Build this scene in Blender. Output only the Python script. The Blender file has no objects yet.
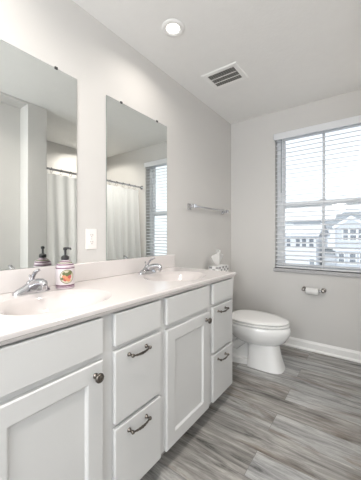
import bpy, bmesh, math, random
from mathutils import Vector, Matrix
random.seed(7)
S = bpy.context.scene
COL = S.collection
PI = math.pi
YB = 2.858      # back wall
H = 2.44        # ceiling

# ------------------------------------------------------------------ camera
cd = bpy.data.cameras.new('camera')
cd.sensor_fit = 'HORIZONTAL'; cd.sensor_width = 36.0; cd.lens = 264.32/361*36.0
cd.shift_y = -4.58/361; cd.clip_start = 0.02; cd.clip_end = 300
cam = bpy.data.objects.new('camera', cd); COL.objects.link(cam)
cam.location = (1.353, 0, 1.1323); cam.rotation_euler = (PI/2, 0, 0.6303)
S.camera = cam

# ------------------------------------------------------------------ world, light, exposure
w = bpy.data.worlds.new('overcast_sky'); S.world = w; w.use_nodes = True
nt = w.node_tree; bg = nt.nodes['Background']
tc = nt.nodes.new('ShaderNodeTexCoord'); sx = nt.nodes.new('ShaderNodeSeparateXYZ')
rp = nt.nodes.new('ShaderNodeValToRGB')
nt.links.new(tc.outputs['Generated'], sx.inputs[0]); nt.links.new(sx.outputs['Z'], rp.inputs[0])
rp.color_ramp.elements[0].position = 0.0; rp.color_ramp.elements[0].color = (0.93, 0.96, 1.0, 1)
rp.color_ramp.elements[1].position = 0.8; rp.color_ramp.elements[1].color = (0.88, 0.93, 1.0, 1)
nt.links.new(rp.outputs[0], bg.inputs[0]); bg.inputs[1].default_value = 1.3

def lamp(name, kind, loc, rot, energy, color, **kw):
    l = bpy.data.lights.new(name, kind); l.energy = energy; l.color = color
    for k, v in kw.items(): setattr(l, k, v)
    o = bpy.data.objects.new(name, l); COL.objects.link(o); o.location = loc; o.rotation_euler = rot
    return o
po = lamp('window_portal', 'AREA', (0.945, 3.06, 1.49), (-PI/2, 0, 0), 1, (1, 1, 1), shape='RECTANGLE', size=0.9, size_y=1.45)
po.data.cycles.is_portal = True
pb = lamp('rear_fill_light', 'AREA', (1.45, -2.04, 1.35), (PI/2, 0, 0), 42, (0.93, 0.97, 1.0), shape='RECTANGLE', size=2.5, size_y=1.9)  # unseen area light added behind the camera to fill the room
WARM = (1.0, 0.92, 0.845); NEUT = (1.0, 0.96, 0.92)
CAN_W = 2.4; TUB_W = 13.0; GLOBE = 56.0
S.view_settings.view_transform = 'Standard'; S.view_settings.look = 'None'
S.view_settings.exposure = 0.24; S.view_settings.gamma = 1.0; S.view_settings.use_curve_mapping = False
S.cycles.max_bounces = 10; S.cycles.diffuse_bounces = 6; S.cycles.glossy_bounces = 5
S.cycles.transparent_max_bounces = 12; S.cycles.caustics_reflective = False; S.cycles.caustics_refractive = False
S.cycles.sample_clamp_indirect = 4.0

# ------------------------------------------------------------------ materials
def mat(name, col, rough=0.5, metal=0.0, spec=0.5, bump=None, coat=0.0, vary=0.0, vscale=3.0, sheen=0.0, trans=0.0):
    m = bpy.data.materials.new(name); m.use_nodes = True; n = m.node_tree; b = n.nodes['Principled BSDF']
    b.inputs['Base Color'].default_value = (*col, 1); b.inputs['Roughness'].default_value = rough
    b.inputs['Metallic'].default_value = metal; b.inputs['Specular IOR Level'].default_value = spec
    b.inputs['Coat Weight'].default_value = coat
    t = n.nodes.new('ShaderNodeTexCoord')
    no = n.nodes.new('ShaderNodeTexNoise'); no.inputs['Scale'].default_value = vscale; no.inputs['Detail'].default_value = 4
    n.links.new(t.outputs['Object'], no.inputs['Vector'])
    mx = n.nodes.new('ShaderNodeMix'); mx.data_type = 'RGBA'
    mx.inputs[6].default_value = (*[c*(1-vary) for c in col], 1); mx.inputs[7].default_value = (*[min(1, c*(1+vary)) for c in col], 1)
    n.links.new(no.outputs['Fac'], mx.inputs[0]); n.links.new(mx.outputs[2], b.inputs['Base Color'])
    if bump:
        nb = n.nodes.new('ShaderNodeTexNoise'); nb.inputs['Scale'].default_value = bump[0]; nb.inputs['Detail'].default_value = 3
        n.links.new(t.outputs['Object'], nb.inputs['Vector'])
        bp = n.nodes.new('ShaderNodeBump'); bp.inputs['Strength'].default_value = bump[1]; bp.inputs['Distance'].default_value = bump[2]
        n.links.new(nb.outputs['Fac'], bp.inputs['Height']); n.links.new(bp.outputs[0], b.inputs['Normal'])
    return m
def emis(name, col, st):
    m = bpy.data.materials.new(name); m.use_nodes = True; b = m.node_tree.nodes['Principled BSDF']
    b.inputs['Base Color'].default_value = (*col, 1); b.inputs['Emission Color'].default_value = (*col, 1)
    b.inputs['Emission Strength'].default_value = st; return m

M = {}
M['wall'] = mat('greige_wall_paint', (0.61, 0.602, 0.588), 0.75, bump=(220, 0.06, 0.002), vary=0.01)
M['ceil'] = mat('white_ceiling_paint', (0.80, 0.80, 0.79), 0.9, bump=(45, 0.25, 0.004), vary=0.02, vscale=14)
M['trim'] = mat('white_trim_paint', (0.82, 0.82, 0.81), 0.4)
M['cab'] = mat('white_cabinet_paint', (0.655, 0.66, 0.658), 0.42, vary=0.01)
M['kick'] = mat('toe_kick_grey', (0.35, 0.34, 0.33), 0.6)  # toe kick set darker than the cabinet fronts
M['counter'] = mat('cultured_marble', (0.67, 0.640, 0.630), 0.16, vary=0.015, vscale=5, coat=0.3)
M['basin'] = mat('shaded_basin_marble', (0.60, 0.565, 0.555), 0.14, vary=0.01, coat=0.3)  # counter marble darkened, basin shade put into its colour
M['chrome'] = mat('chrome', (0.55, 0.55, 0.57), 0.09, metal=1)
M['nickel'] = mat('brushed_nickel', (0.42, 0.40, 0.38), 0.26, metal=1, vary=0.1, vscale=60)
M['pewter'] = mat('dark_pewter', (0.15, 0.135, 0.12), 0.3, metal=1, vary=0.25, vscale=90)
M['mirror'] = mat('mirror_silver', (0.87, 0.90, 0.885), 0.0, metal=1)
M['medge'] = mat('mirror_edge', (0.25, 0.28, 0.27), 0.3)
M['porc'] = mat('white_porcelain', (0.84, 0.845, 0.84), 0.1, coat=0.5)
M['seat'] = mat('white_seat_plastic', (0.86, 0.86, 0.85), 0.22)
M['plastic'] = mat('white_plastic', (0.84, 0.81, 0.79), 0.35)
M['dark'] = mat('dark_slot', (0.05, 0.05, 0.05), 0.7)
M['gap'] = mat('bumper_gap', (0.45, 0.45, 0.44), 0.6)
M['black'] = mat('black_plastic', (0.02, 0.02, 0.022), 0.3)
M['grille'] = mat('vent_louver', (0.40, 0.40, 0.38), 0.5)
M['ventdark'] = mat('vent_cavity', (0.07, 0.07, 0.065), 0.8)
M['slat'] = mat('blind_slat', (0.93, 0.94, 0.95), 0.4)
M['vinyl'] = mat('window_vinyl', (0.88, 0.90, 0.92), 0.4)
M['sill'] = mat('shaded_marble_sill', (0.42, 0.42, 0.43), 0.35)  # marble sill greyed, shade on its front put into the colour
M['cord'] = mat('blind_cord', (0.6, 0.61, 0.62), 0.8)
M['wand'] = mat('wand_plastic', (0.30, 0.32, 0.34), 0.3)
M['paper'] = mat('tissue_paper', (0.88, 0.88, 0.87), 0.95, bump=(60, 0.3, 0.003))
M['curtain'] = mat('curtain_fabric', (0.93, 0.94, 0.94), 0.85, bump=(300, 0.08, 0.001))
M['snow'] = mat('snow', (0.92, 0.93, 0.95), 0.9)
M['siding'] = mat('house_siding', (0.66, 0.68, 0.71), 0.8)
M['siding_w'] = mat('white_siding', (0.88, 0.89, 0.90), 0.8)
M['shingle'] = mat('grey_shingle', (0.34, 0.36, 0.38), 0.9, vary=0.15)
M['hglass'] = mat('dark_house_glass', (0.20, 0.22, 0.25), 0.3)
M['htrim'] = mat('house_trim', (0.85, 0.86, 0.87), 0.6)
M['bottle'] = mat('lavender_bottle', (0.70, 0.62, 0.66), 0.2, coat=0.4)
M['band'] = mat('plum_band', (0.13, 0.045, 0.09), 0.35)
M['label'] = mat('pale_label', (0.66, 0.61, 0.63), 0.4)
M['pink'] = mat('pink_petal', (0.50, 0.10, 0.09), 0.5)
M['orange'] = mat('orange_petal', (0.62, 0.27, 0.14), 0.5)
M['green'] = mat('olive_leaf', (0.13, 0.15, 0.06), 0.5)
M['cream'] = mat('cream_ring', (0.55, 0.50, 0.38), 0.5)
M['box_dark'] = mat('tissue_box_grey', (0.24, 0.24, 0.25), 0.6)
M['box_light'] = mat('tissue_box_white', (0.76, 0.76, 0.76), 0.6)
M['lens'] = emis('lamp_lens', (1.0, 0.95, 0.88), 2.5)

def translucent(m, amt, col):
    n = m.node_tree; b = n.nodes['Principled BSDF']; o = n.nodes['Material Output']
    t = n.nodes.new('ShaderNodeBsdfTranslucent'); t.inputs[0].default_value = (*col, 1); x = n.nodes.new('ShaderNodeMixShader'); x.inputs[0].default_value = amt
    n.links.new(b.outputs[0], x.inputs[1]); n.links.new(t.outputs[0], x.inputs[2]); n.links.new(x.outputs[0], o.inputs[0])
translucent(M['slat'], 0.35, (0.9, 0.92, 0.95)); translucent(M['curtain'], 0.6, (0.9, 0.92, 0.93)); translucent(M['paper'], 0.25, (0.9, 0.9, 0.9))

def glass_mat():
    m = bpy.data.materials.new('window_glass'); m.use_nodes = True; n = m.node_tree; n.nodes.clear()
    o = n.nodes.new('ShaderNodeOutputMaterial'); t = n.nodes.new('ShaderNodeBsdfTransparent'); g = n.nodes.new('ShaderNodeBsdfGlossy')
    g.inputs['Roughness'].default_value = 0.02; t.inputs['Color'].default_value = (0.96, 0.975, 0.98, 1)
    f = n.nodes.new('ShaderNodeFresnel'); f.inputs[0].default_value = 1.3; mx = n.nodes.new('ShaderNodeMixShader')
    n.links.new(f.outputs[0], mx.inputs[0]); n.links.new(t.outputs[0], mx.inputs[1]); n.links.new(g.outputs[0], mx.inputs[2])
    n.links.new(mx.outputs[0], o.inputs[0]); return m
M['glass'] = glass_mat()

def floor_mat():
    m = bpy.data.materials.new('grey_vinyl_plank'); m.use_nodes = True; n = m.node_tree; L = n.links.new
    b = n.nodes['Principled BSDF']; b.inputs['Specular IOR Level'].default_value = 0.4
    t = n.nodes.new('ShaderNodeTexCoord')
    mp = n.nodes.new('ShaderNodeMapping'); mp.inputs['Location'].default_value = (0.36, 0.062, 0)
    L(t.outputs['Object'], mp.inputs[0])
    br = n.nodes.new('ShaderNodeTexBrick'); br.offset = 0.38; br.inputs['Scale'].default_value = 1.0
    br.inputs['Brick Width'].default_value = 1.22; br.inputs['Row Height'].default_value = 0.178
    br.inputs['Mortar Size'].default_value = 0.0012; br.inputs['Mortar Smooth'].default_value = 0.3
    br.inputs['Color1'].default_value = (0, 0, 0, 1); br.inputs['Color2'].default_value = (1, 1, 1, 1); br.inputs['Mortar'].default_value = (0.5, 0.5, 0.5, 1)
    L(mp.outputs[0], br.inputs['Vector'])
    # per-plank shift of the grain
    sep = n.nodes.new('ShaderNodeSeparateXYZ'); L(mp.outputs[0], sep.inputs[0])
    cmb = n.nodes.new('ShaderNodeCombineXYZ')
    mz = n.nodes.new('ShaderNodeMath'); mz.operation = 'MULTIPLY'; mz.inputs[1].default_value = 37.0; L(br.outputs['Color'], mz.inputs[0])
    L(sep.outputs[0], cmb.inputs[0]); L(sep.outputs[1], cmb.inputs[1]); L(mz.outputs[0], cmb.inputs[2])
    def noise(sc, detail, rough, dist=0.0):
        q = n.nodes.new('ShaderNodeMapping'); q.inputs['Scale'].default_value = sc; L(cmb.outputs[0], q.inputs[0])
        z = n.nodes.new('ShaderNodeTexNoise'); z.inputs['Scale'].default_value = 1.0; z.inputs['Detail'].default_value = detail
        z.inputs['Roughness'].default_value = rough; z.inputs['Distortion'].default_value = dist; L(q.outputs[0], z.inputs['Vector']); return z
    g1 = noise((2.2, 19, 1), 9, 0.70, 0.7)     # long soft bands
    g2 = noise((7.0, 110, 1), 6, 0.75, 0.6)      # fine grain
    g3 = noise((1.5, 6, 1), 4, 0.6, 1.8)       # brown / dark knots
    r1 = n.nodes.new('ShaderNodeValToRGB'); L(g1.outputs['Fac'], r1.inputs[0]); e = r1.color_ramp.elements
    e[0].position = 0.33; e[0].color = (0.105, 0.105, 0.103, 1); e[1].position = 0.64; e[1].color = (0.60, 0.60, 0.592, 1)
    x = e.new(0.40); x.color = (0.25, 0.25, 0.247, 1); x = e.new(0.52); x.color = (0.42, 0.418, 0.412, 1)
    # plank tone
    rt = n.nodes.new('ShaderNodeValToRGB'); L(br.outputs['Color'], rt.inputs[0]); e = rt.color_ramp.elements
    e[0].position = 0.0; e[0].color = (0.72, 0.69, 0.66, 1); e[1].position = 1.0; e[1].color = (0.95, 0.96, 0.97, 1)
    x = e.new(0.3); x.color = (0.78, 0.755, 0.72, 1); x = e.new(0.65); x.color = (0.88, 0.885, 0.885, 1)
    m1 = n.nodes.new('ShaderNodeMix'); m1.data_type = 'RGBA'; m1.blend_type = 'MULTIPLY'; m1.inputs[0].default_value = 1
    L(r1.outputs[0], m1.inputs[6]); L(rt.outputs[0], m1.inputs[7])
    # fine grain multiply
    r2 = n.nodes.new('ShaderNodeValToRGB'); L(g2.outputs['Fac'], r2.inputs[0]); e = r2.color_ramp.elements
    e[0].position = 0.3; e[0].color = (0.62, 0.61, 0.60, 1); e[1].position = 0.62; e[1].color = (1.1, 1.1, 1.1, 1)
    m2 = n.nodes.new('ShaderNodeMix'); m2.data_type = 'RGBA'; m2.blend_type = 'MULTIPLY'; m2.inputs[0].default_value = 0.8
    L(m1.outputs[2], m2.inputs[6]); L(r2.outputs[0], m2.inputs[7])
    # brown streaks
    r3 = n.nodes.new('ShaderNodeValToRGB'); L(g3.outputs['Fac'], r3.inputs[0]); e = r3.color_ramp.elements
    e[0].position = 0.54; e[0].color = (1, 1, 1, 1); e[1].position = 0.72; e[1].color = (0.56, 0.46, 0.38, 1)
    m3 = n.nodes.new('ShaderNodeMix'); m3.data_type = 'RGBA'; m3.blend_type = 'MULTIPLY'; m3.inputs[0].default_value = 0.9
    L(m2.outputs[2], m3.inputs[6]); L(r3.outputs[0], m3.inputs[7])
    # seams
    m4 = n.nodes.new('ShaderNodeMix'); m4.data_type = 'RGBA'; L(br.outputs['Fac'], m4.inputs[0]); L(m3.outputs[2], m4.inputs[6])
    m4.inputs[7].default_value = (0.17, 0.165, 0.16, 1)
    L(m4.outputs[2], b.inputs['Base Color'])
    rr = n.nodes.new('ShaderNodeMapRange'); L(g2.outputs['Fac'], rr.inputs[0]); rr.inputs[3].default_value = 0.30; rr.inputs[4].default_value = 0.48
    L(rr.outputs[0], b.inputs['Roughness'])
    bp = n.nodes.new('ShaderNodeBump'); bp.inputs['Strength'].default_value = 0.15; bp.inputs['Distance'].default_value = 0.002
    L(g2.outputs['Fac'], bp.inputs['Height']); L(bp.outputs[0], b.inputs['Normal'])
    return m
M['floor'] = floor_mat()

# ------------------------------------------------------------------ mesh helpers
def box(bm, lo, hi, mi=0):
    vs = [bm.verts.new((x, y, z)) for x in (lo[0], hi[0]) for y in (lo[1], hi[1]) for z in (lo[2], hi[2])]
    for f in ((0,1,3,2),(4,6,7,5),(0,4,5,1),(2,3,7,6),(0,2,6,4),(1,5,7,3)):
        fc = bm.faces.new([vs[i] for i in f]); fc.material_index = mi
def tube(bm, pts, rad, seg=12, caps=True, mi=0, flat=None):
    """swept round tube; rad a number or one per point; flat=(axis vector, factor) squashes the section"""
    pts = [Vector(p) for p in pts]; n = len(pts)
    if not hasattr(rad, '__len__'): rad = [rad]*n
    rings = []; prev = None
    for i, p in enumerate(pts):
        d = (pts[min(i+1, n-1)] - pts[max(i-1, 0)]).normalized()
        if prev is None:
            a = Vector((0, 0, 1)) if abs(d.z) < 0.9 else Vector((1, 0, 0))
            u = d.cross(a).normalized()
        else: u = (prev - d*prev.dot(d)).normalized()
        prev = u; v = d.cross(u)
        ring = []
        for k in range(seg):
            an = 2*PI*k/seg; o = u*math.cos(an)*rad[i] + v*math.sin(an)*rad[i]
            if flat: ax, fc = Vector(flat[0]).normalized(), flat[1]; o = o - ax*o.dot(ax)*(1-fc)
            ring.append(bm.verts.new(p+o))
        rings.append(ring)
    for a, b in zip(rings, rings[1:]):
        for k in range(seg):
            f = bm.faces.new((a[k], a[(k+1) % seg], b[(k+1) % seg], b[k])); f.material_index = mi
    if caps:
        for r in (rings[0], rings[-1]): bm.faces.new(r).material_index = mi
def lathe(bm, prof, c=(0, 0, 0), axis='Z', seg=28, sx=1.0, sy=1.0, mi=0, caps=True):
    c = Vector(c); rings = []
    for r, h in prof:
        ring = []
        for k in range(seg):
            a = 2*PI*k/seg; p = (r*math.cos(a)*sx, r*math.sin(a)*sy, h)
            if axis == 'X': p = (p[2], p[0], p[1])
            elif axis == 'Y': p = (p[0], p[2], p[1])
            ring.append(bm.verts.new(c+Vector(p)))
        rings.append(ring)
    for a, b in zip(rings, rings[1:]):
        for k in range(seg): bm.faces.new((a[k], a[(k+1) % seg], b[(k+1) % seg], b[k])).material_index = mi
    if caps:
        for r in (rings[0], rings[-1]): bm.faces.new(r).material_index = mi
def loft(bm, rings, caps=True, mi=0):
    R = [[bm.verts.new(p) for p in r] for r in rings]; n = len(R[0])
    for a, b in zip(R, R[1:]):
        for k in range(n): bm.faces.new((a[k], a[(k+1) % n], b[(k+1) % n], b[k])).material_index = mi
    if caps:
        bm.faces.new(R[0]).material_index = mi; bm.faces.new(R[-1]).material_index = mi
def prism(bm, poly, axis, a, b, mi=0):
    """poly in the two other axes, extruded from a to b along axis"""
    def P(u, v, t): return {'X': (t, u, v), 'Y': (u, t, v), 'Z': (u, v, t)}[axis]
    loft(bm, [[P(u, v, a) for u, v in poly], [P(u, v, b) for u, v in poly]], True, mi)
def make(name, bm, mats, parent=None, bevel=0.0, bseg=2, smooth=False, subsurf=0, label=None, auto=None):
    bmesh.ops.recalc_face_normals(bm, faces=bm.faces[:])
    me = bpy.data.meshes.new(name); bm.to_mesh(me); bm.free()
    if not isinstance(mats, (list, tuple)): mats = [mats]
    for m in mats: me.materials.append(m)
    o = bpy.data.objects.new(name, me); COL.objects.link(o)
    if bevel:
        b = o.modifiers.new('bevel', 'BEVEL'); b.width = bevel; b.segments = bseg; b.limit_method = 'ANGLE'; b.angle_limit = math.radians(35)
    if subsurf:
        s = o.modifiers.new('sub', 'SUBSURF'); s.levels = subsurf; s.render_levels = subsurf
    if smooth or subsurf:
        me.shade_smooth()
        if auto: me.set_sharp_from_angle(angle=math.radians(auto))
    if parent:
        o.parent = parent; o.matrix_parent_inverse = Matrix.Translation(-parent.location) if parent.type != 'EMPTY' or True else Matrix()
        if parent.parent: o.matrix_parent_inverse = (Matrix.Translation(parent.parent.location)).inverted() if parent.location.length == 0 else o.matrix_parent_inverse
    if label: o['label'] = label
    return o
def thing(name, label, cat, loc=(0, 0, 0), group=None):
    o = bpy.data.objects.new(name, None); COL.objects.link(o); o.location = loc; o.empty_display_size = 0.05
    o['label'] = label; o['category'] = cat
    if group: o['group'] = group
    return o
def part(name, bm, mats, root, sub=None, **kw):
    """geometry in world coordinates, parented to root (an Empty) or to a part of it"""
    o = make(name, bm, mats, None, **kw)
    if sub is None:
        o.parent = root; o.matrix_parent_inverse = Matrix.Translation(root.location).inverted()
    else:
        o.parent = sub; o.matrix_parent_inverse = Matrix.Translation(root.location).inverted()
        # sub's own basis is identity, its world matrix is identity too
        o.matrix_parent_inverse = Matrix()
    return o
def tag(o, label, cat, group=None):
    o['label'] = label; o['category'] = cat
    if group: o['group'] = group
    return o
def struct(name, bm, mats, **kw):
    o = make(name, bm, mats, **kw); o['kind'] = 'structure'; return o
def B(): return bmesh.new()

# ------------------------------------------------------------------ room shell
bm = B(); box(bm, (-0.15, -2.2, -0.1), (3.3, YB+0.16, 0)); struct('floor', bm, M['floor'])
bm = B(); box(bm, (-0.15, -2.2, H), (3.3, YB+0.16, H+0.1)); struct('ceiling', bm, M['ceil'])
bm = B(); box(bm, (-0.15, -2.2, 0), (0, YB+0.16, H)); struct('wall_left', bm, M['wall'])
WX0, WX1, WZ0, WZ1 = 0.508, 1.385, 0.79, 2.195
bm = B(); y0, y1 = YB, YB+0.16
box(bm, (0, y0, 0), (WX0, y1, H)); box(bm, (WX1, y0, 0), (2.45, y1, H))
box(bm, (WX0, y0, 0), (WX1, y1, WZ0)); box(bm, (WX0, y0, WZ1), (WX1, y1, H))
struct('wall_back', bm, M['wall'])
bm = B(); box(bm, (2.29, 1.398, 0), (2.45, YB, H)); struct('wall_right', bm, M['wall'])
# wing wall between the recess and the tub alcove, with its dropped header
bm = B(); box(bm, (1.395, 1.21, 0), (2.45, 1.398, H)); struct('wall_wing', bm, M['wall'], bevel=0.004)
bm = B(); box(bm, (1.56, 0.72, 0), (1.66, 1.21, H-0.02)); struct('wall_recess', bm, M['wall'])
bm = B(); box(bm, (1.395, 0.0, H-0.02), (1.66, 1.21, H)); struct('trim_1', bm, M['wall'])
bm = B(); box(bm, (3.15, -2.2, 0), (3.3, 1.21, H)); box(bm, (2.45, 1.21, 0), (3.3, 1.36, H)); struct('wall_hall', bm, M['wall'])
bm = B(); a0, a1, b0, b1 = 0.2, 2.7, 0.4, 2.3   # rear wall; wide unseen window opening added for light
box(bm, (0, -2.2, 0), (a0, -2.05, H)); box(bm, (a1, -2.2, 0), (3.15, -2.05, H)); box(bm, (a0, -2.2, 0), (a1, -2.05, b0)); box(bm, (a0, -2.2, b1), (a1, -2.05, H))
struct('wall_front', bm, M['wall'])
bm = B()
for u0, u1 in ((a0, 1.02), (1.02, 1.88), (1.88, a1)):
    for f in ((u0, b0, u0+0.04, b1), (u1-0.04, b0, u1, b1), (u0+0.04, b0, u1-0.04, b0+0.04), (u0+0.04, b1-0.04, u1-0.04, b1)): box(bm, (f[0], -2.15, f[1]), (f[2], -2.09, f[3]))
struct('window_added', bm, M['vinyl'])  # unseen window frame added around the rear fill light

def baseboard(name, poly_axis, lo, hi, face):
    bm = B()
    if poly_axis == 'X':   # runs along X on the back wall
        y = face; prism(bm, [(y, 0), (y-0.024, 0), (y-0.024, 0.010), (y-0.018, 0.018), (y-0.014, 0.022), (y-0.014, 0.072), (y-0.008, 0.084), (y-0.005, 0.092), (y, 0.092)], 'X', lo, hi)
    else:
        x = face; prism(bm, [(x, 0), (x+0.024, 0), (x+0.024, 0.010), (x+0.018, 0.018), (x+0.014, 0.022), (x+0.014, 0.072), (x+0.008, 0.084), (x+0.005, 0.092), (x, 0.092)], 'Y', lo, hi)
    return struct(name, bm, M['trim'])
baseboard('baseboard_back', 'X', 0.0, 1.52, YB)
baseboard('baseboard_left', 'Y', 1.76, YB-0.025, 0.0)

# ------------------------------------------------------------------ window
YF = 2.945
bm = B()
fw = 0.038
def frame(bm, x0, x1, z0, z1, w, ya, yb):
    box(bm, (x0, ya, z0), (x0+w, yb, z1)); box(bm, (x1-w, ya, z0), (x1, yb, z1))
    box(bm, (x0+w, ya, z0), (x1-w, yb, z0+w)); box(bm, (x0+w, ya, z1-w), (x1-w, yb, z1))
box(bm, (WX0, YF, WZ0), (WX0+fw, YF+0.06, WZ1)); box(bm, (WX1-fw, YF, WZ0), (WX1, YF+0.06, WZ1))
box(bm, (WX0+fw, YF, WZ0), (WX1-fw, YF+0.06, WZ0+0.014)); box(bm, (WX0+fw, YF, WZ1-0.016), (WX1-fw, YF+0.06, WZ1))
win = struct('window_1', bm, M['vinyl'], bevel=0.003)
ZM = 1.455
def sash(name, z0, z1, ya, yb, rb, rt):
    a, b = WX0+fw, WX1-fw; sw = 0.040
    bm = B(); box(bm, (a, ya, z0), (a+sw, yb, z1)); box(bm, (b-sw, ya, z0), (b, yb, z1)); box(bm, (a+sw, ya, z0), (b-sw, yb, z0+rb)); box(bm, (a+sw, ya, z1-rt), (b-sw, yb, z1))
    o = make(name, bm, M['vinyl'], bevel=0.003); o.parent = win
    xm = (WX0+WX1)/2+0.006
    bm = B(); box(bm, (xm-0.013, ya+0.004, z0+rb), (xm+0.013, yb-0.004, z1-rt)); g = make('muntin', bm, M['vinyl']); g.parent = o
    bm = B(); box(bm, (a+sw-0.004, (ya+yb)/2-0.002, z0+rb-0.004), (b-sw+0.004, (ya+yb)/2+0.002, z1-rt+0.004)); g = make('pane', bm, M['glass']); g.parent = o
sash('upper_sash', ZM-0.030, WZ1-0.016, YF+0.030, YF+0.054, 0.048, 0.024)
sash('lower_sash', WZ0+0.014, ZM+0.030, YF+0.004, YF+0.028, 0.026, 0.045)
bm = B(); box(bm, ((WX0+WX1)/2-0.03, YF-0.006, ZM+0.030), ((WX0+WX1)/2+0.03, YF+0.02, ZM+0.040)); g = make('sash_lock', bm, M['vinyl'], bevel=0.003); g.parent = win
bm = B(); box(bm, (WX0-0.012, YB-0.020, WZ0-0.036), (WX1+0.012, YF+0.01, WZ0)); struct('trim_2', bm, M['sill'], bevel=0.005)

# horizontal blind, inside the opening
bl = thing('window_blind', 'white horizontal slat blind lowered over the snowy window', 'blind', (0.945, YB+0.03, WZ0))
bm = B(); box(bm, (WX0-0.008, YB-0.024, WZ1-0.062), (WX1+0.008, YB-0.010, WZ1+0.006)); box(bm, (WX0-0.008, YB-0.024, WZ1-0.062), (WX0+0.004, YB-0.001, WZ1+0.006)); box(bm, (WX1-0.004, YB-0.024, WZ1-0.062), (WX1+0.008, YB-0.001, WZ1+0.006))
part('valance', bm, M['slat'], bl, bevel=0.004)
bm = B(); box(bm, (WX0+0.004, YB+0.004, WZ1-0.045), (WX1-0.004, YB+0.056, WZ1-0.001)); part('headrail', bm, M['slat'], bl, bevel=0.002)
bm = B(); pitch = 0.0446; z = WZ0+0.045; ns = 0; tilt = math.radians(10)
while z < WZ1-0.055:
    R = []
    for x in (WX0+0.006, WX1-0.006):
        ring = []
        for s in (1, -1):
            for k in range(6):
                t = (k/5-0.5)*s; y = t*0.050*math.cos(tilt); zz = z + t*0.050*math.sin(tilt) + 0.0035*(1-4*t*t) + 0.0018*s
                ring.append((x, YB+0.030+y, zz))
        R.append(ring)
    loft(bm, R); z += pitch; ns += 1
part('slats', bm, M['slat'], bl)
bm = B(); box(bm, (WX0+0.005, YB+0.004, WZ0+0.006), (WX1-0.005, YB+0.056, WZ0+0.024)); part('bottom_rail', bm, M['slat'], bl, bevel=0.004)
for x in (WX0+0.09, (WX0+WX1)/2+0.02, WX1-0.09):
    bm = B()
    for y in (YB+0.004, YB+0.056): tube(bm, [(x, y, WZ0+0.02), (x, y, WZ1-0.04)], 0.0010, 6)
    part('ladder_cord', bm, M['cord'], bl)
bm = B(); tube(bm, [(WX0+0.068, YB-0.006, WZ1-0.05), (WX0+0.068, YB-0.007, 1.62)], 0.0042, 6); tube(bm, [(WX0+0.068, YB-0.007, 1.62), (WX0+0.068, YB-0.007, 1.58)], [0.0042, 0.006], 8)
part('tilt_wand', bm, M['wand'], bl, smooth=True, auto=40)

# ------------------------------------------------------------------ outside: snow, two houses
bm = B(); box(bm, (-45, 6, -3.6), (30, 90, -3.4)); g = struct('ground', bm, M['snow'])
def win_frame(root, x0, x1, z0, z1, y, glassmat='hglass', mull=0):
    bm = B(); t = 0.10; frame(bm, x0-t, x1+t, z0-t, z1+t, t, y-0.08, y+0.02)
    if mull: box(bm, ((x0+x1)/2-0.05, y-0.06, z0), ((x0+x1)/2+0.05, y+0.02, z1))
    box(bm, (x0, y-0.05, (z0+z1)/2-0.05), (x1, y+0.02, (z0+z1)/2+0.05))
    f = part('window', bm, M['htrim'], root)
    bm = B(); box(bm, (x0, y-0.03, z0), (x1, y+0.02, z1)); part('pane', bm, M[glassmat], root, sub=f)
ho = thing('house', 'grey gabled house with snowy roof edge seen through right half of window', 'house', (-0.45, 34, -3.4))
bm = B(); prism(bm, [(-1.75, -3.4), (0.85, -3.4), (0.85, 2.0), (-0.45, 2.85), (-1.75, 2.0)], 'Y', 32, 33.2)
box(bm, (-2.0, 33.2, -3.4), (5.5, 42, 2.0)); part('wall', bm, M['siding'], ho)
bm = B(); prism(bm, [(32.9, 2.0), (37.5, 3.75), (42.3, 2.0), (42.3, 2.2), (37.5, 3.95), (32.9, 2.2)], 'X', -2.2, 5.8)
part('main_roof', bm, M['shingle'], ho)
bm = B()
prism(bm, [(-2.05, 1.80), (-0.45, 2.85), (-0.45, 3.15), (-2.15, 2.05)], 'Y', 31.7, 36); prism(bm, [(1.15, 1.80), (-0.45, 2.85), (-0.45, 3.15), (1.25, 2.05)], 'Y', 31.7, 36)
part('gable_roof', bm, M['snow'], ho)
for a in ((-1.15, -0.75), (-0.55, -0.05), (0.15, 0.55)): win_frame(ho, a[0], a[1], 0.65, 1.75, 32.0)
for a in ((-1.55, -1.1), (-0.6, -0.1), (0.3, 0.7)): win_frame(ho, a[0], a[1], -1.75, -0.75, 32.0)
bm = B(); box(bm, (-2.1, 31.9, -0.45), (1.0, 32.0, -0.3)); part('band_board', bm, M['htrim'], ho)
for k, x in enumerate((2.0, 3.4)): win_frame(ho, x, x+0.7, 0.4, 1.5, 33.2)

h2 = thing('house', 'long white house with snow covered roof seen through left half of window', 'house', (-6, 36, -3.4))
bm = B(); box(bm, (-14, 32, -3.4), (-3.7, 41, 1.1)); part('wall', bm, M['siding_w'], h2)
bm = B(); prism(bm, [(31.6, 0.95), (36.5, 2.35), (41.4, 0.95), (41.4, 1.2), (36.5, 2.62), (31.6, 1.2)], 'X', -14.3, -3.4); part('roof', bm, M['snow'], h2)
bm = B(); box(bm, (-14.3, 31.5, 0.9), (-3.4, 31.62, 1.02)); part('gutter', bm, M['shingle'], h2)
bm = B(); box(bm, (-7.0, 36.3, 2.3), (-3.9, 36.9, 2.95)); part('ridge_dormer', bm, M['shingle'], h2)
for x in (-6.75, -5.75, -5.1, -4.35, -8.4, -9.5, -11): win_frame(h2, x, x+0.42, -0.25, 0.75, 32.0)
bm = B(); box(bm, (-4.3, 31.95, -3.4), (-3.9, 32.0, -1.5)); part('door', bm, M['shingle'], h2)
h3 = thing('garage', 'low grey garage with snow on top between the two houses', 'garage', (-2.8, 36, -3.4))
bm = B(); box(bm, (-3.3, 34, -3.4), (-2.1, 38, -1.0)); part('wall', bm, M['siding_w'], h3)
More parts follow.
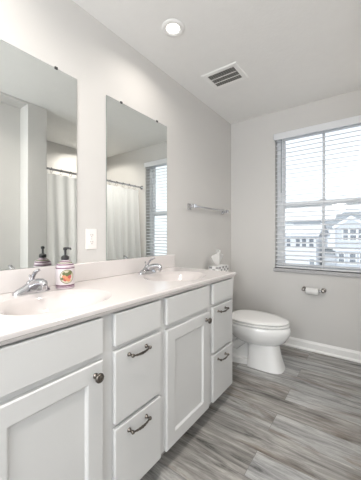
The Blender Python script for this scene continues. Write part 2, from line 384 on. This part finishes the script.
bm = B(); prism(bm, [(33.7, -1.0), (38.3, -1.0), (38.3, -0.4), (33.7, -0.75)], 'X', -3.45, -2.05); part('roof', bm, M['shingle'], h3)
h4 = thing('house', 'distant house roof on the horizon behind the snow covered roof', 'house', (-6, 62, -3.4))
bm = B(); box(bm, (-16, 60, -3.4), (-3, 68, 2.6)); part('wall', bm, M['siding_w'], h4)
bm = B(); prism(bm, [(59.6, 2.5), (64, 4.6), (68.4, 2.5)], 'X', -16.4, -2.6); part('roof', bm, M['shingle'], h4)

# ------------------------------------------------------------------ vanity cabinet
VY0, VY1 = 0.20, 1.735; FX = 0.54; DX = 0.56
va = thing('vanity_cabinet', 'long white double vanity cabinet with drawers against the left wall', 'cabinet', (0.28, 0.97, 0))
bm = B(); box(bm, (0.001, VY0, 0.095), (FX, VY0+0.016, 0.840)); box(bm, (0.001, VY1-0.016, 0.095), (FX, VY1, 0.840)); box(bm, (FX-0.02, VY0+0.016, 0.095), (FX, VY1-0.016, 0.840)); box(bm, (0.001, VY0+0.016, 0.095), (FX-0.02, VY1-0.016, 0.111))
part('body', bm, M['cab'], va)
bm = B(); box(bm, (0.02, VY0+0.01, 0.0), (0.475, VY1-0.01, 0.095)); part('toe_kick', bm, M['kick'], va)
def slab(name, y0, y1, z0, z1):
    bm = B(); box(bm, (FX, y0, z0), (DX, y1, z1)); return part(name, bm, M['cab'], va, bevel=0.004, bseg=2)
def pull(yc, zc, sub):
    L = 0.0495; x0 = DX
    bm = B()
    for s in (-1, 1):
        lathe(bm, [(0.0085, 0), (0.0085, 0.003), (0.0055, 0.006), (0.0045, 0.016), (0.0075, 0.021), (0.0078, 0.026), (0.004, 0.030), (0.0005, 0.031)], (x0, yc+s*L, zc), 'X', 14)
    pts = []; rad = []
    for k in range(15):
        t = k/14*2-1; pts.append((x0+0.022+0.006*(1-t*t), yc+t*L, zc-0.005*(1-t*t)**0.8)); rad.append(0.0030+0.0022*(1-abs(t))**1.5 + (0.0010 if k % 2 else 0))
    tube(bm, pts, rad, 10)
    return part('pull', bm, M['pewter'], va, sub=sub, smooth=True, auto=50)
def knob(yc, zc, sub):
    bm = B()
    lathe(bm, [(0.010, 0), (0.010, 0.0025), (0.006, 0.005), (0.0055, 0.014), (0.010, 0.018), (0.0165, 0.022), (0.0170, 0.026), (0.0150, 0.030), (0.0125, 0.0315), (0.0110, 0.030), (0.0080, 0.0312), (0.004, 0.033), (0.0005, 0.0335)], (DX, yc, zc), 'X', 22)
    return part('knob', bm, M['pewter'], va, sub=sub, smooth=True, auto=60)
def door(y0, y1, z0, z1, ky):
    st = 0.062; bm = B()
    # stile-and-rail frame with a bevelled step down to a recessed flat panel
    def R(i, x): return [(x, y0+i, z0+i), (x, y1-i, z0+i), (x, y1-i, z1-i), (x, y0+i, z1-i)]
    loft(bm, [R(0, FX), R(0, DX-0.004), R(0.004, DX), R(st, DX), R(st+0.004, DX-0.002), R(st+0.010, DX-0.009)], True)
    d = part('door', bm, M['cab'], va)
    knob(ky, 0.636, d); return d
# left sink base
slab('false_front', 0.235, 0.612, 0.702, 0.833); door(0.235, 0.612, 0.104, 0.680, 0.577)
# drawer banks
for y0, y1, yc in ((0.666, 0.936, 0.785), (1.428, 1.703, 1.537)):
    slab('false_front', y0, y1, 0.706, 0.833)
    d = slab('drawer', y0, y1, 0.408, 0.687); pull(yc, 0.655, d)
    d = slab('drawer', y0, y1, 0.102, 0.389); pull(yc, 0.352, d)
slab('false_front', 0.978, 1.378, 0.702, 0.833); door(0.978, 1.378, 0.100, 0.678, 1.343)

# ------------------------------------------------------------------ countertop with two integral basins
CX, CY0, CY1, CZ = 0.566, 0.185, 1.749, 0.872
ct = thing('vanity_countertop', 'white cultured marble countertop with two oval integral sinks', 'countertop', (0.283, 0.967, 0.84))
BAS = [(0.322, 0.575), (0.322, 1.360)]; BA, BB = 0.185, 0.225; NS = 64
bm = B()
def ell(c, k, s=1.0, z=CZ): a = 2*PI*k/NS; return (c[0]+BA*s*math.cos(a), c[1]+BB*s*math.sin(a), z)
edges = []
out = [bm.verts.new((x, y, CZ)) for x, y in ((0.0, CY0), (CX-0.006, CY0), (CX-0.006, CY1-0.004), (0.0, CY1-0.004))]
edges += [bm.edges.new((out[i], out[(i+1) % 4])) for i in range(4)]
for c in BAS:
    vs = [bm.verts.new(ell(c, k)) for k in range(NS)]
    edges += [bm.edges.new((vs[i], vs[(i+1) % NS])) for i in range(NS)]
bmesh.ops.triangle_fill(bm, use_beauty=True, use_dissolve=False, edges=edges)
def RR(x, yy, z): return [(0.0, CY0, z), (x, CY0, z), (x, yy, z), (0.0, yy, z)]
loft(bm, [RR(CX-0.006, CY1-0.004, CZ), RR(CX-0.001, CY1-0.001, CZ-0.003), RR(CX, CY1, CZ-0.008), RR(CX, CY1, CZ-0.017), RR(CX-0.007, CY1-0.003, CZ-0.021), RR(CX-0.010, CY1-0.006, CZ-0.032)], False)
bmesh.ops.remove_doubles(bm, verts=bm.verts[:], dist=1e-5)
part('slab', bm, M['counter'], ct)
bm = B(); box(bm, (0.0, CY0, CZ), (0.020, CY1, 0.975)); part('backsplash', bm, M['counter'], ct, bevel=0.004)
for c in BAS:
    bm = B(); rings = []
    for s, dz in ((1.0, 0), (0.985, -0.0012), (0.96, -0.004), (0.92, -0.007), (0.87, -0.012), (0.82, -0.020), (0.75, -0.036), (0.66, -0.055), (0.52, -0.076), (0.36, -0.090), (0.20, -0.096), (0.08, -0.097)):
        rings.append([ell(c, k, s, CZ+dz) for k in range(NS)])
    loft(bm, rings, False); R = bm.verts[:]
    b = part('basin', bm, M['basin'], ct, smooth=True)
    bm = B(); lathe(bm, [(0.030, -0.004), (0.030, 0.0), (0.024, 0.003), (0.016, 0.001), (0.014, 0.006), (0.001, 0.008)], (c[0], c[1], CZ-0.096), 'Z', 24)
    part('drain', bm, M['chrome'], ct, sub=b, smooth=True, auto=50)

# ------------------------------------------------------------------ faucets
def faucet(cx, cy, label):
    z = CZ
    f = thing('faucet', label, 'faucet', (cx, cy, z), 'chrome faucets behind the sinks')
    bm = B()   # boat-shaped deck plate
    rings = []
    for s, dz in ((1.0, 0), (1.0, 0.007), (0.95, 0.013), (0.80, 0.021), (0.55, 0.031), (0.34, 0.041), (0.20, 0.046)):
        ring = []
        for k in range(36):
            a = 2*PI*k/36; ca, sa = math.cos(a), math.sin(a)
            ring.append((cx+0.026*(0.55+0.45*s)*math.copysign(abs(ca)**0.75, ca), cy+0.080*s*math.copysign(abs(sa)**0.75, sa), z+dz))
        rings.append(ring)
    loft(bm, rings); part('deck_plate', bm, M['chrome'], f, smooth=True, auto=40)
    bm = B()   # body and spout in one arc
    lathe(bm, [(0.027, 0.012), (0.026, 0.025), (0.024, 0.042), (0.022, 0.050), (0.016, 0.056), (0.004, 0.059)], (cx, cy, z), 'Z', 24)
    part('body', bm, M['chrome'], f, smooth=True, auto=50)
    bm = B()
    tube(bm, [(cx+0.005, cy, z+0.030), (cx+0.030, cy, z+0.043), (cx+0.060, cy, z+0.053), (cx+0.090, cy, z+0.056), (cx+0.112, cy, z+0.053), (cx+0.120, cy, z+0.046)],
         [0.024, 0.021, 0.018, 0.016, 0.0145, 0.011], 16)
    sp = part('spout', bm, M['chrome'], f, smooth=True, auto=50)
    bm = B(); lathe(bm, [(0.0105, 0), (0.0115, 0.004), (0.0115, 0.020)], (cx+0.113, cy, z+0.026), 'Z', 18); part('aerator', bm, M['chrome'], f, sub=sp, smooth=True, auto=40)
    bm = B()
    tube(bm, [(cx, cy, z+0.052), (cx+0.004, cy, z+0.066), (cx+0.016, cy, z+0.082), (cx+0.034, cy, z+0.097), (cx+0.058, cy, z+0.106), (cx+0.066, cy, z+0.107)],
         [0.011, 0.0095, 0.0105, 0.012, 0.011, 0.006], 14, flat=((-0.5, 0, 1), 0.5))
    part('lever', bm, M['chrome'], f, smooth=True, auto=60)
    bm = B(); tube(bm, [(cx-0.020, cy, z+0.012), (cx-0.022, cy, z+0.070)], 0.0022, 8); lathe(bm, [(0.002, 0), (0.0052, 0.003), (0.0052, 0.009), (0.001, 0.012)], (cx-0.022, cy, z+0.068), 'Z', 12)
    part('lift_rod', bm, M['chrome'], f, smooth=True, auto=50)
    return f
faucet(0.095, 0.575, 'chrome single lever faucet beside the soap bottle, nearer the camera')
faucet(0.095, 1.340, 'chrome single lever faucet at the far sink below the second mirror')

# ------------------------------------------------------------------ soap bottle
sx_, sy_ = 0.118, 0.722; R0 = 0.043
so = thing('soap_dispenser', 'pale lavender soap bottle with plum bands, flower label and black pump', 'soap dispenser', (sx_, sy_, CZ))
bm = B(); lathe(bm, [(0.036, 0), (0.041, 0.002), (R0, 0.006), (R0, 0.106), (0.042, 0.112), (0.038, 0.119), (0.028, 0.129), (0.018, 0.136), (0.0145, 0.139), (0.0145, 0.146)], (sx_, sy_, CZ), 'Z', 40)
body = part('bottle', bm, M['bottle'], so, smooth=True, auto=60)
def band(z0, z1, r, m, name='band', r2=None):
    bm = B(); lathe(bm, [(r-0.001, z0), (r, z0), (r2 or r, z1), ((r2 or r)-0.001, z1)], (sx_, sy_, CZ), 'Z', 40, caps=False); part(name, bm, M[m], so, sub=body, smooth=True, auto=40)
band(0.014, 0.021, R0+0.0006, 'band'); band(0.009, 0.0115, R0+0.0006, 'band'); band(0.099, 0.104, R0+0.0006, 'band'); band(0.107, 0.1085, R0+0.0002, 'band', r2=0.0430)
band(0.1150, 0.1205, 0.0408, 'band', r2=0.0376); band(0.1240, 0.1285, 0.0340, 'green', r2=0.0295); band(0.1315, 0.135, 0.0262, 'band', r2=0.0210)
band(0.022, 0.098, R0+0.0004, 'label', 'label_wrap')
def patch(da, dz, r, m, name, off):
    """round patch wrapped on the bottle, facing the room"""
    base = math.atan2(-sy_+0.0, 1.353-sx_); bm = B(); rr = R0+off; c = []
    for q in (0.0, 0.5, 1.0):
        c.append([(sx_+rr*math.cos(base+da+q*r*math.cos(t*PI/10)/rr), sy_+rr*math.sin(base+da+q*r*math.cos(t*PI/10)/rr), CZ+dz+q*r*math.sin(t*PI/10)) for t in range(20)])
    V = [[bm.verts.new(p) for p in ring] for ring in c[1:]]; o = bm.verts.new(c[0][0])
    for k in range(20):
        bm.faces.new((o, V[0][k], V[0][(k+1) % 20])); bm.faces.new((V[0][k], V[1][k], V[1][(k+1) % 20], V[0][(k+1) % 20]))
    return part(name, bm, M[m], so, sub=body)
patch(0.20, 0.061, 0.034, 'green', 'emblem_border', 0.0007); patch(0.20, 0.061, 0.031, 'cream', 'emblem', 0.0009)
for k, (a, zz, r, m) in enumerate(((0.0, 0.050, 0.010, 'pink'), (0.35, 0.047, 0.010, 'orange'), (0.15, 0.057, 0.010, 'orange'), (0.45, 0.060, 0.009, 'pink'), (-0.15, 0.062, 0.008, 'orange'),
                                  (0.20, 0.072, 0.009, 'green'), (0.48, 0.078, 0.010, 'green'), (-0.12, 0.076, 0.008, 'green'), (-0.30, 0.052, 0.006, 'green'), (0.02, 0.043, 0.004, 'pink'))):
    patch(a, zz, r, m, 'flower' if m != 'green' else 'leaf', 0.0012+0.0002*k)
bm = B(); lathe(bm, [(0.0175, 0.140), (0.0185, 0.142), (0.0185, 0.156), (0.013, 0.160), (0.007, 0.162), (0.0055, 0.164), (0.0055, 0.186), (0.009, 0.188), (0.0098, 0.192), (0.0095, 0.199), (0.004, 0.202)], (sx_, sy_, CZ), 'Z', 24)
pm = part('pump', bm, M['black'], so, smooth=True, auto=40)
bm = B(); a = math.radians(35); dx, dy = math.cos(a), math.sin(a)
tube(bm, [(sx_, sy_, CZ+0.196), (sx_+0.016*dx, sy_+0.016*dy, CZ+0.197), (sx_+0.026*dx, sy_+0.026*dy, CZ+0.195), (sx_+0.030*dx, sy_+0.030*dy, CZ+0.190)], [0.0065, 0.0055, 0.0045, 0.0035], 10)
part('nozzle', bm, M['black'], so, sub=pm, smooth=True, auto=50)

# ------------------------------------------------------------------ mirrors
def mirror(y0, y1, label):
    z0, z1 = 0.976, 2.011
    m = thing('wall_mirror', label, 'mirror', (0, (y0+y1)/2, z0), 'frameless mirrors above the vanity')
    bm = B(); box(bm, (0.001, y0, z0), (0.0060, y1, z1)); part('backing', bm, M['medge'], m)
    bm = B(); box(bm, (0.0060, y0+0.0012, z0+0.0012), (0.0066, y1-0.0012, z1-0.0012)); part('glass', bm, M['mirror'], m)
    for y in (y0+0.12, y1-0.12):
        bm = B(); box(bm, (0.0, y-0.008, z1-0.006), (0.011, y+0.008, z1+0.007)); part('clip', bm, M['dark'], m, bevel=0.002)
mirror(0.256, 0.857, 'frameless rectangular mirror above the near sink, reflecting soap bottle and wall recess')
mirror(1.062, 1.660, 'frameless rectangular mirror above the far sink, reflecting shower curtain and window')

# ------------------------------------------------------------------ outlet
ou = thing('electrical_outlet', 'white duplex outlet on the wall between the two mirrors', 'outlet', (0, 0.954, 1.111))
bm = B(); box(bm, (0.0, 0.954-0.037, 1.111-0.060), (0.006, 0.954+0.037, 1.111+0.060)); part('cover_plate', bm, M['plastic'], ou, bevel=0.003)
for s in (-1, 1):
    bm = B(); lathe(bm, [(0.017, 0.0055), (0.017, 0.008)], (0, 0.954, 1.111+s*0.0205), 'X', 24, sx=1.0, sy=0.84); r = part('receptacle', bm, M['plastic'], ou)
    bm = B()
    for y in (-0.0065, 0.0065): box(bm, (0.007, 0.954+y-0.0013, 1.111+s*0.0205), (0.0084, 0.954+y+0.0013, 1.111+s*0.0205+0.009))
    lathe(bm, [(0.0026, 0.007), (0.0026, 0.0084)], (0, 0.954, 1.111+s*0.0205-0.007), 'X', 12)
    part('slots', bm, M['dark'], ou, sub=r)
bm = B(); lathe(bm, [(0.003, 0.005), (0.003, 0.0075)], (0, 0.954, 1.111), 'X', 12); part('screw', bm, M['gap'], ou)

# ------------------------------------------------------------------ towel bar
tb = thing('towel_bar', 'chrome towel bar on the left wall between mirror and corner', 'towel bar', (0, 2.29, 1.395))
bm = B(); tube(bm, [(0.058, 1.985, 1.395), (0.058, 2.645, 1.395)], 0.0085, 16); part('bar', bm, M['chrome'], tb, smooth=True, auto=50)
for y in (1.985, 2.645):
    bm = B(); q = lambda h, x: [(x, y-h, 1.395-h), (x, y+h, 1.395-h), (x, y+h, 1.395+h), (x, y-h, 1.395+h)]
    loft(bm, [q(0.026, 0.0), q(0.026, 0.006), q(0.022, 0.009), q(0.013, 0.016), q(0.012, 0.040), q(0.015, 0.046), q(0.0165, 0.052), q(0.0165, 0.068), q(0.013, 0.072)])
    part('bracket', bm, M['chrome'], tb, bevel=0.001)

# ------------------------------------------------------------------ toilet paper holder
tp = thing('toilet_paper_holder', 'chrome toilet paper holder on the back wall below window', 'toilet paper holder', (0.885, YB, 0.60))
for x in (0.800, 0.970):
    bm = B(); lathe(bm, [(0.022, 0), (0.022, -0.006), (0.015, -0.011), (0.010, -0.016), (0.010, -0.048), (0.0150, -0.053), (0.0155, -0.068), (0.011, -0.073), (0.001, -0.074)], (x, YB, 0.605), 'Y', 20)
    part('post', bm, M['nickel'], tp, smooth=True, auto=50)
bm = B(); tube(bm, [(0.800, YB-0.060, 0.603), (0.970, YB-0.060, 0.603)], 0.008, 12); part('roller', bm, M['chrome'], tp, smooth=True, auto=50)
tr = B(); lathe(tr, [(0.016, -0.055), (0.031, -0.055), (0.032, -0.052), (0.032, 0.052), (0.031, 0.055), (0.016, 0.055), (0.016, -0.055)], (0.880, YB-0.060, 0.596), 'X', 32, caps=False)
o = make('toilet_paper_roll', tr, M['paper'], smooth=True, auto=40); tag(o, 'nearly used up white toilet paper roll on the chrome holder', 'toilet paper')

# ------------------------------------------------------------------ toilet
TY = 2.300
to = thing('toilet', 'white elongated toilet with closed lid beside the vanity', 'toilet', (0.4, TY, 0))
def egg(xb, xf, hw, z, n=40, ex=2.0, back=2.6, cy=TY, wide=0.40):
    """outline: widest point a fraction along the length from the back, rounder at the front"""
    xm = xb+(xf-xb)*wide; r = []
    for k in range(n):
        a = 2*PI*k/n; ca, sa = math.cos(a), math.sin(a)
        e = ex if ca > 0 else back; L = (xf-xm) if ca > 0 else (xm-xb)
        r.append((xm+L*math.copysign(abs(ca)**(2/e), ca), cy+hw*math.copysign(abs(sa)**(2/e), sa), z))
    return r
bm = B()   # pedestal: straight flared foot under the bowl front
loft(bm, [egg(0.458, 0.752, 0.112, 0.0, back=8, ex=3.6), egg(0.458, 0.750, 0.110, 0.012, back=8, ex=3.6), egg(0.462, 0.722, 0.100, 0.10, back=8, ex=3.2), egg(0.462, 0.702, 0.096, 0.20, back=8, ex=3.0), egg(0.458, 0.690, 0.096, 0.26, back=8, ex=2.8)], True)
ped = part('pedestal', bm, M['porc'], to, smooth=True, auto=50)
bm = B()   # rear base with trapway
loft(bm, [egg(0.09, 0.54, 0.112, 0.0, back=4), egg(0.09, 0.54, 0.110, 0.045, back=4), egg(0.10, 0.50, 0.078, 0.05, back=4), egg(0.10, 0.50, 0.066, 0.20, back=4), egg(0.08, 0.50, 0.090, 0.30, back=4), egg(0.06, 0.46, 0.120, 0.368, back=4)], True)
part('rear_base', bm, M['porc'], to, smooth=True, auto=50)
for s in (-1, 1):
    bm = B(); tube(bm, [(0.46, TY+s*0.060, 0.27), (0.40, TY+s*0.064, 0.20), (0.345, TY+s*0.064, 0.14), (0.28, TY+s*0.064, 0.15), (0.23, TY+s*0.064, 0.22), (0.18, TY+s*0.062, 0.25), (0.15, TY+s*0.060, 0.20), (0.14, TY+s*0.060, 0.08)], [0.045, 0.040, 0.036, 0.034, 0.035, 0.036, 0.038, 0.038], 16)
    part('trapway', bm, M['porc'], to, smooth=True, auto=60)
    bm = B(); lathe(bm, [(0.012, 0), (0.012, 0.006), (0.008, 0.014), (0.001, 0.016)], (0.30, TY+s*0.090, 0.036), 'Z', 14); part('bolt_cap', bm, M['seat'], to, smooth=True, auto=50)
bm = B()   # bowl
loft(bm, [egg(0.40, 0.66, 0.080, 0.190), egg(0.36, 0.715, 0.115, 0.205), egg(0.31, 0.757, 0.148, 0.235), egg(0.27, 0.782, 0.170, 0.275), egg(0.24, 0.800, 0.181, 0.310), egg(0.23, 0.802, 0.184, 0.340), egg(0.23, 0.794, 0.182, 0.358), egg(0.235, 0.783, 0.176, 0.364)], True)
part('bowl', bm, M['porc'], to, smooth=True, auto=60)
bm = B(); loft(bm, [egg(0.280, 0.772, 0.172, 0.368), egg(0.278, 0.790, 0.186, 0.374), egg(0.278, 0.791, 0.187, 0.381), egg(0.282, 0.784, 0.180, 0.386)], True)
part('seat', bm, M['seat'], to, smooth=True, auto=50)
bm = B(); loft(bm, [egg(0.286, 0.778, 0.180, 0.392), egg(0.280, 0.787, 0.186, 0.396), egg(0.280, 0.788, 0.187, 0.403), egg(0.288, 0.778, 0.179, 0.411), egg(0.30, 0.72, 0.132, 0.416), egg(0.38, 0.59, 0.06, 0.418)], True)
part('lid', bm, M['seat'], to, smooth=True, auto=50)
for s in (-1, 1):
    bm = B(); tube(bm, [(0.274, TY+s*0.07-0.022, 0.386), (0.274, TY+s*0.07+0.022, 0.386)], 0.013, 12); part('hinge', bm, M['seat'], to, smooth=True, auto=40)
bm = B()
def rr_(x0, x1, y0, y1, z, r=0.03, n=6):
    p = []
    for cx, cy, a0 in ((x1-r, y1-r, 0), (x0+r, y1-r, PI/2), (x0+r, y0+r, PI), (x1-r, y0+r, 1.5*PI)):
        for k in range(n+1): a = a0+PI/2*k/n; p.append((cx+r*math.cos(a), cy+r*math.sin(a), z))
    return p
loft(bm, [rr_(0.03, 0.175, TY-0.19, TY+0.19, 0.362), rr_(0.02, 0.195, TY-0.205, TY+0.205, 0.38), rr_(0.015, 0.205, TY-0.22, TY+0.22, 0.725)], True)
tk = part('tank', bm, M['porc'], to, smooth=True, auto=50)
bm = B(); loft(bm, [rr_(0.010, 0.213, TY-0.228, TY+0.228, 0.725), rr_(0.008, 0.216, TY-0.231, TY+0.231, 0.735), rr_(0.008, 0.216, TY-0.231, TY+0.231, 0.750), rr_(0.014, 0.210, TY-0.225, TY+0.225, 0.757)], True)
part('tank_lid', bm, M['porc'], to, smooth=True, auto=40)
bm = B(); lathe(bm, [(0.014, 0), (0.014, 0.008), (0.010, 0.012)], (0.202, TY-0.16, 0.66), 'X', 16); tube(bm, [(0.216, TY-0.16, 0.66), (0.220, TY-0.12, 0.657), (0.220, TY-0.085, 0.653)], [0.006, 0.006, 0.008], 10)
part('flush_handle', bm, M['chrome'], to, smooth=True, auto=50)

# ------------------------------------------------------------------ tissue box on the tank lid
TX, TTY, TZ = 0.112, 2.345, 0.757
ti = thing('tissue_box', 'small grey and white patterned tissue box on the toilet tank', 'tissue box', (TX, TTY, TZ))
bm = B(); x0, x1, y0, y1, hh = TX-0.055, TX+0.055, TTY-0.105, TTY+0.105, 0.078
box(bm, (x0, y0, TZ), (x1, y1, TZ+hh)); part('carton', bm, M['box_light'], ti, bevel=0.002)
bm = B()
for k in range(6):
    for r in range(3):
        if (k+r) % 2 == 0:
            ya = y0+0.010+k*0.033; za = TZ+0.006+r*0.024
            box(bm, (x1-0.0002, ya, za), (x1+0.0009, ya+0.032, za+0.020))
for k in range(3):
    for r in range(3):
        if (k+r) % 2 == 0:
            xa = x0+0.006+k*0.036; za = TZ+0.006+r*0.024
            box(bm, (xa, y0-0.0009, za), (xa+0.032, y0+0.0002, za+0.020))
part('pattern', bm, M['box_dark'], ti)
bm = B()   # tissue pulled up: crumpled fan
rows = []
for i in range(9):
    t = i/8; zz = TZ+hh-0.002+0.135*t; wd = 0.030+0.075*math.sin(min(1, t*1.15)*PI*0.62)*(1-0.35*t); row = []
    for j in range(13):
        s = j/12*2-1
        y = TTY-0.030-0.035*t*t*0.6+s*wd; x = TX+0.026*math.sin(s*5.0+t*2.2)*(0.4+t)+0.012*t
        row.append((x, y, zz+0.030*t*math.sin(s*2.4+0.9)-0.022*t*abs(s)))
    rows.append(row)
for off in (0.0,):
    V = [[bm.verts.new(p) for p in r] for r in rows]
    for a, b in zip(V, V[1:]):
        for k in range(12): bm.faces.new((a[k], a[k+1], b[k+1], b[k]))
o = part('tissue', bm, M['paper'], ti, smooth=True)
sm = o.modifiers.new('thick', 'SOLIDIFY'); sm.thickness = 0.0012

# ------------------------------------------------------------------ shower rod and curtain (seen in the mirrors)
RX, RZ = 1.466, 1.848
ro = thing('shower_rod', 'chrome shower rod across the tub alcove, seen in the mirrors', 'shower rod', (RX, 2.1, RZ))
bm = B(); tube(bm, [(RX, 1.41, RZ), (RX, YB-0.012, RZ)], 0.0125, 16); part('rod', bm, M['chrome'], ro, smooth=True, auto=50)
for y, s in ((1.398, 1), (YB, -1)):
    bm = B(); lathe(bm, [(0.030, 0), (0.030, s*0.006), (0.018, s*0.016), (0.016, s*0.028)], (RX, y, RZ), 'Y', 20); part('flange', bm, M['chrome'], ro, smooth=True, auto=40)
cu = thing('shower_curtain', 'white pleated shower curtain hanging from the rod, seen in the mirrors', 'shower curtain', (RX, 2.1, 0.1))
bm = B(); NYC, NZC = 260, 30; ya, yb = 1.425, 2.775; V = []
for i in range(NZC+1):
    t = i/NZC; z = 1.805-1.70*t; row = []
    for j in range(NYC+1):
        s = j/NYC; ph = s*2*PI*12
        amp = 0.011+0.020*t; irr = 0.45*math.sin(s*9.1+1.0)+0.25*math.sin(s*23+2*t)
        x = RX - 0.055*t + amp*math.sin(ph+irr*1.6) + 0.006*math.sin(ph*0.5+3*t)
        y = ya+(yb-ya)*s + 0.035*t*s + 0.010*math.cos(ph*1.0)*t
        zz = z - (0.010*(0.5-0.5*math.cos(ph)))*(1-t)*(1 if t < 0.04 else 0)
        row.append(bm.verts.new((x, y, zz)))
    V.append(row)
for a, b in zip(V, V[1:]):
    for k in range(NYC): bm.faces.new((a[k], a[k+1], b[k+1], b[k]))
o = part('fabric', bm, M['curtain'], cu, smooth=True)
for k in range(12):
    y = ya+(yb-ya)*(k+0.5)/12; bm = B(); pts = [(RX+0.0*math.sin(a), y, RZ-0.012) for a in (0,)]
    pts = [(RX+0.022*math.sin(2*PI*q/16), y, RZ-0.014+0.032*math.cos(2*PI*q/16)) for q in range(17)]
    tube(bm, pts, 0.0022, 6, caps=False); part('ring', bm, M['nickel'], cu, smooth=True)

# ------------------------------------------------------------------ recessed ceiling lights
def can(x, y, label, power):
    t = thing('recessed_light', label, 'ceiling light', (x, y, H), 'recessed ceiling lights')
    bm = B(); lathe(bm, [(0.072, 0), (0.072, -0.003), (0.068, -0.007), (0.052, -0.010), (0.043, -0.005), (0.042, -0.0005)], (x, y, H), 'Z', 40, caps=False); part('trim_ring', bm, M['trim'], t, smooth=True, auto=40)
    bm = B(); lathe(bm, [(0.043, -0.003), (0.036, -0.0055), (0.02, -0.007), (0.001, -0.0072)], (x, y, H), 'Z', 32); part('lens', bm, M['lens'], t, smooth=True, auto=40)
    l = lamp('recessed_lamp', 'AREA', (x, y, H-0.014), (0, 0, 0), power, WARM, shape='DISK', size=0.084); l.data.spread = math.radians(150)
    l.parent = t; l.matrix_parent_inverse = Matrix.Translation(t.location).inverted()
can(0.333, 1.318, 'round recessed ceiling light above the vanity, glowing', CAN_W)
can(0.333, 0.400, 'round recessed ceiling light above the near end of the vanity', 1.6)
M['globe'] = emis('fill_globe', (1.0, 0.97, 0.94), GLOBE)  # glow of the added globe, lights the room from behind the camera
gx, gy, gz = 0.75, -0.75, 1.75
pe = thing('fill_pendant', 'unseen globe pendant added behind the camera to fill the room with light', 'pendant light', (gx, gy, H))  # pendant is unseen, added only to brighten the room
bm = B(); lathe(bm, [(0.06, 0), (0.06, -0.02), (0.01, -0.03)], (gx, gy, H), 'Z', 24); part('canopy', bm, M['nickel'], pe, smooth=True, auto=40)
bm = B(); tube(bm, [(gx, gy, H-0.02), (gx, gy, gz+0.14)], 0.006, 10); part('stem', bm, M['nickel'], pe, smooth=True, auto=40)
bm = B(); bmesh.ops.create_uvsphere(bm, u_segments=20, v_segments=12, radius=0.14, matrix=Matrix.Translation((gx, gy, gz))); part('globe', bm, M['globe'], pe, smooth=True)

can(1.99, 2.32, 'unseen recessed light added over the tub alcove to brighten the curtain', TUB_W)  # unseen can added to lift the alcove and curtain
can(1.0, 0.45, 'unseen recessed light added near the camera to fill the room', 9.0)  # unseen can added as fill for floor and curtain

# ------------------------------------------------------------------ ceiling vent
vx0, vx1, vy0, vy1 = 0.212, 0.520, 1.850, 2.100
ve = thing('ceiling_vent', 'square white exhaust fan grille on the ceiling', 'vent', ((vx0+vx1)/2, (vy0+vy1)/2, H))
bm = B(); fwv = 0.040; zt, zb = H, H-0.008
def RV(i, z): return [(vx0+i, vy0+i, z), (vx1-i, vy0+i, z), (vx1-i, vy1-i, z), (vx0+i, vy1-i, z)]
loft(bm, [RV(0, zt), RV(0, zt-0.004), RV(0.006, zb), RV(fwv-0.006, zb), RV(fwv, zb+0.003), RV(fwv, zt-0.001)], False)
part('frame', bm, M['trim'], ve)
bm = B(); box(bm, (vx0+fwv, vy0+fwv, H-0.003), (vx1-fwv, vy1-fwv, H-0.001)); part('cavity', bm, M['ventdark'], ve)
bm = B(); n = 13
for k in range(n):
    y = vy0+fwv+0.006+(vy1-vy0-2*fwv-0.012)*k/(n-1); prism(bm, [(y-0.0022, H-0.0075), (y+0.0008, H-0.0075), (y+0.0034, H-0.004), (y+0.0004, H-0.004)], 'X', vx0+fwv, vx1-fwv)
for k in range(1, 12): 
    x = vx0+fwv+(vx1-vx0-2*fwv)*k/12; box(bm, (x-0.0010, vy0+fwv, H-0.008), (x+0.0010, vy1-fwv, H-0.0068))
part('louvers', bm, M['grille'], ve)
bm = B()
for k in (1, 2): y = vy0+fwv+(vy1-vy0-2*fwv)*k/3; box(bm, (vx0+fwv, y-0.003, H-0.009), (vx1-fwv, y+0.004, H-0.0065))
part('crossbars', bm, M['trim'], ve)
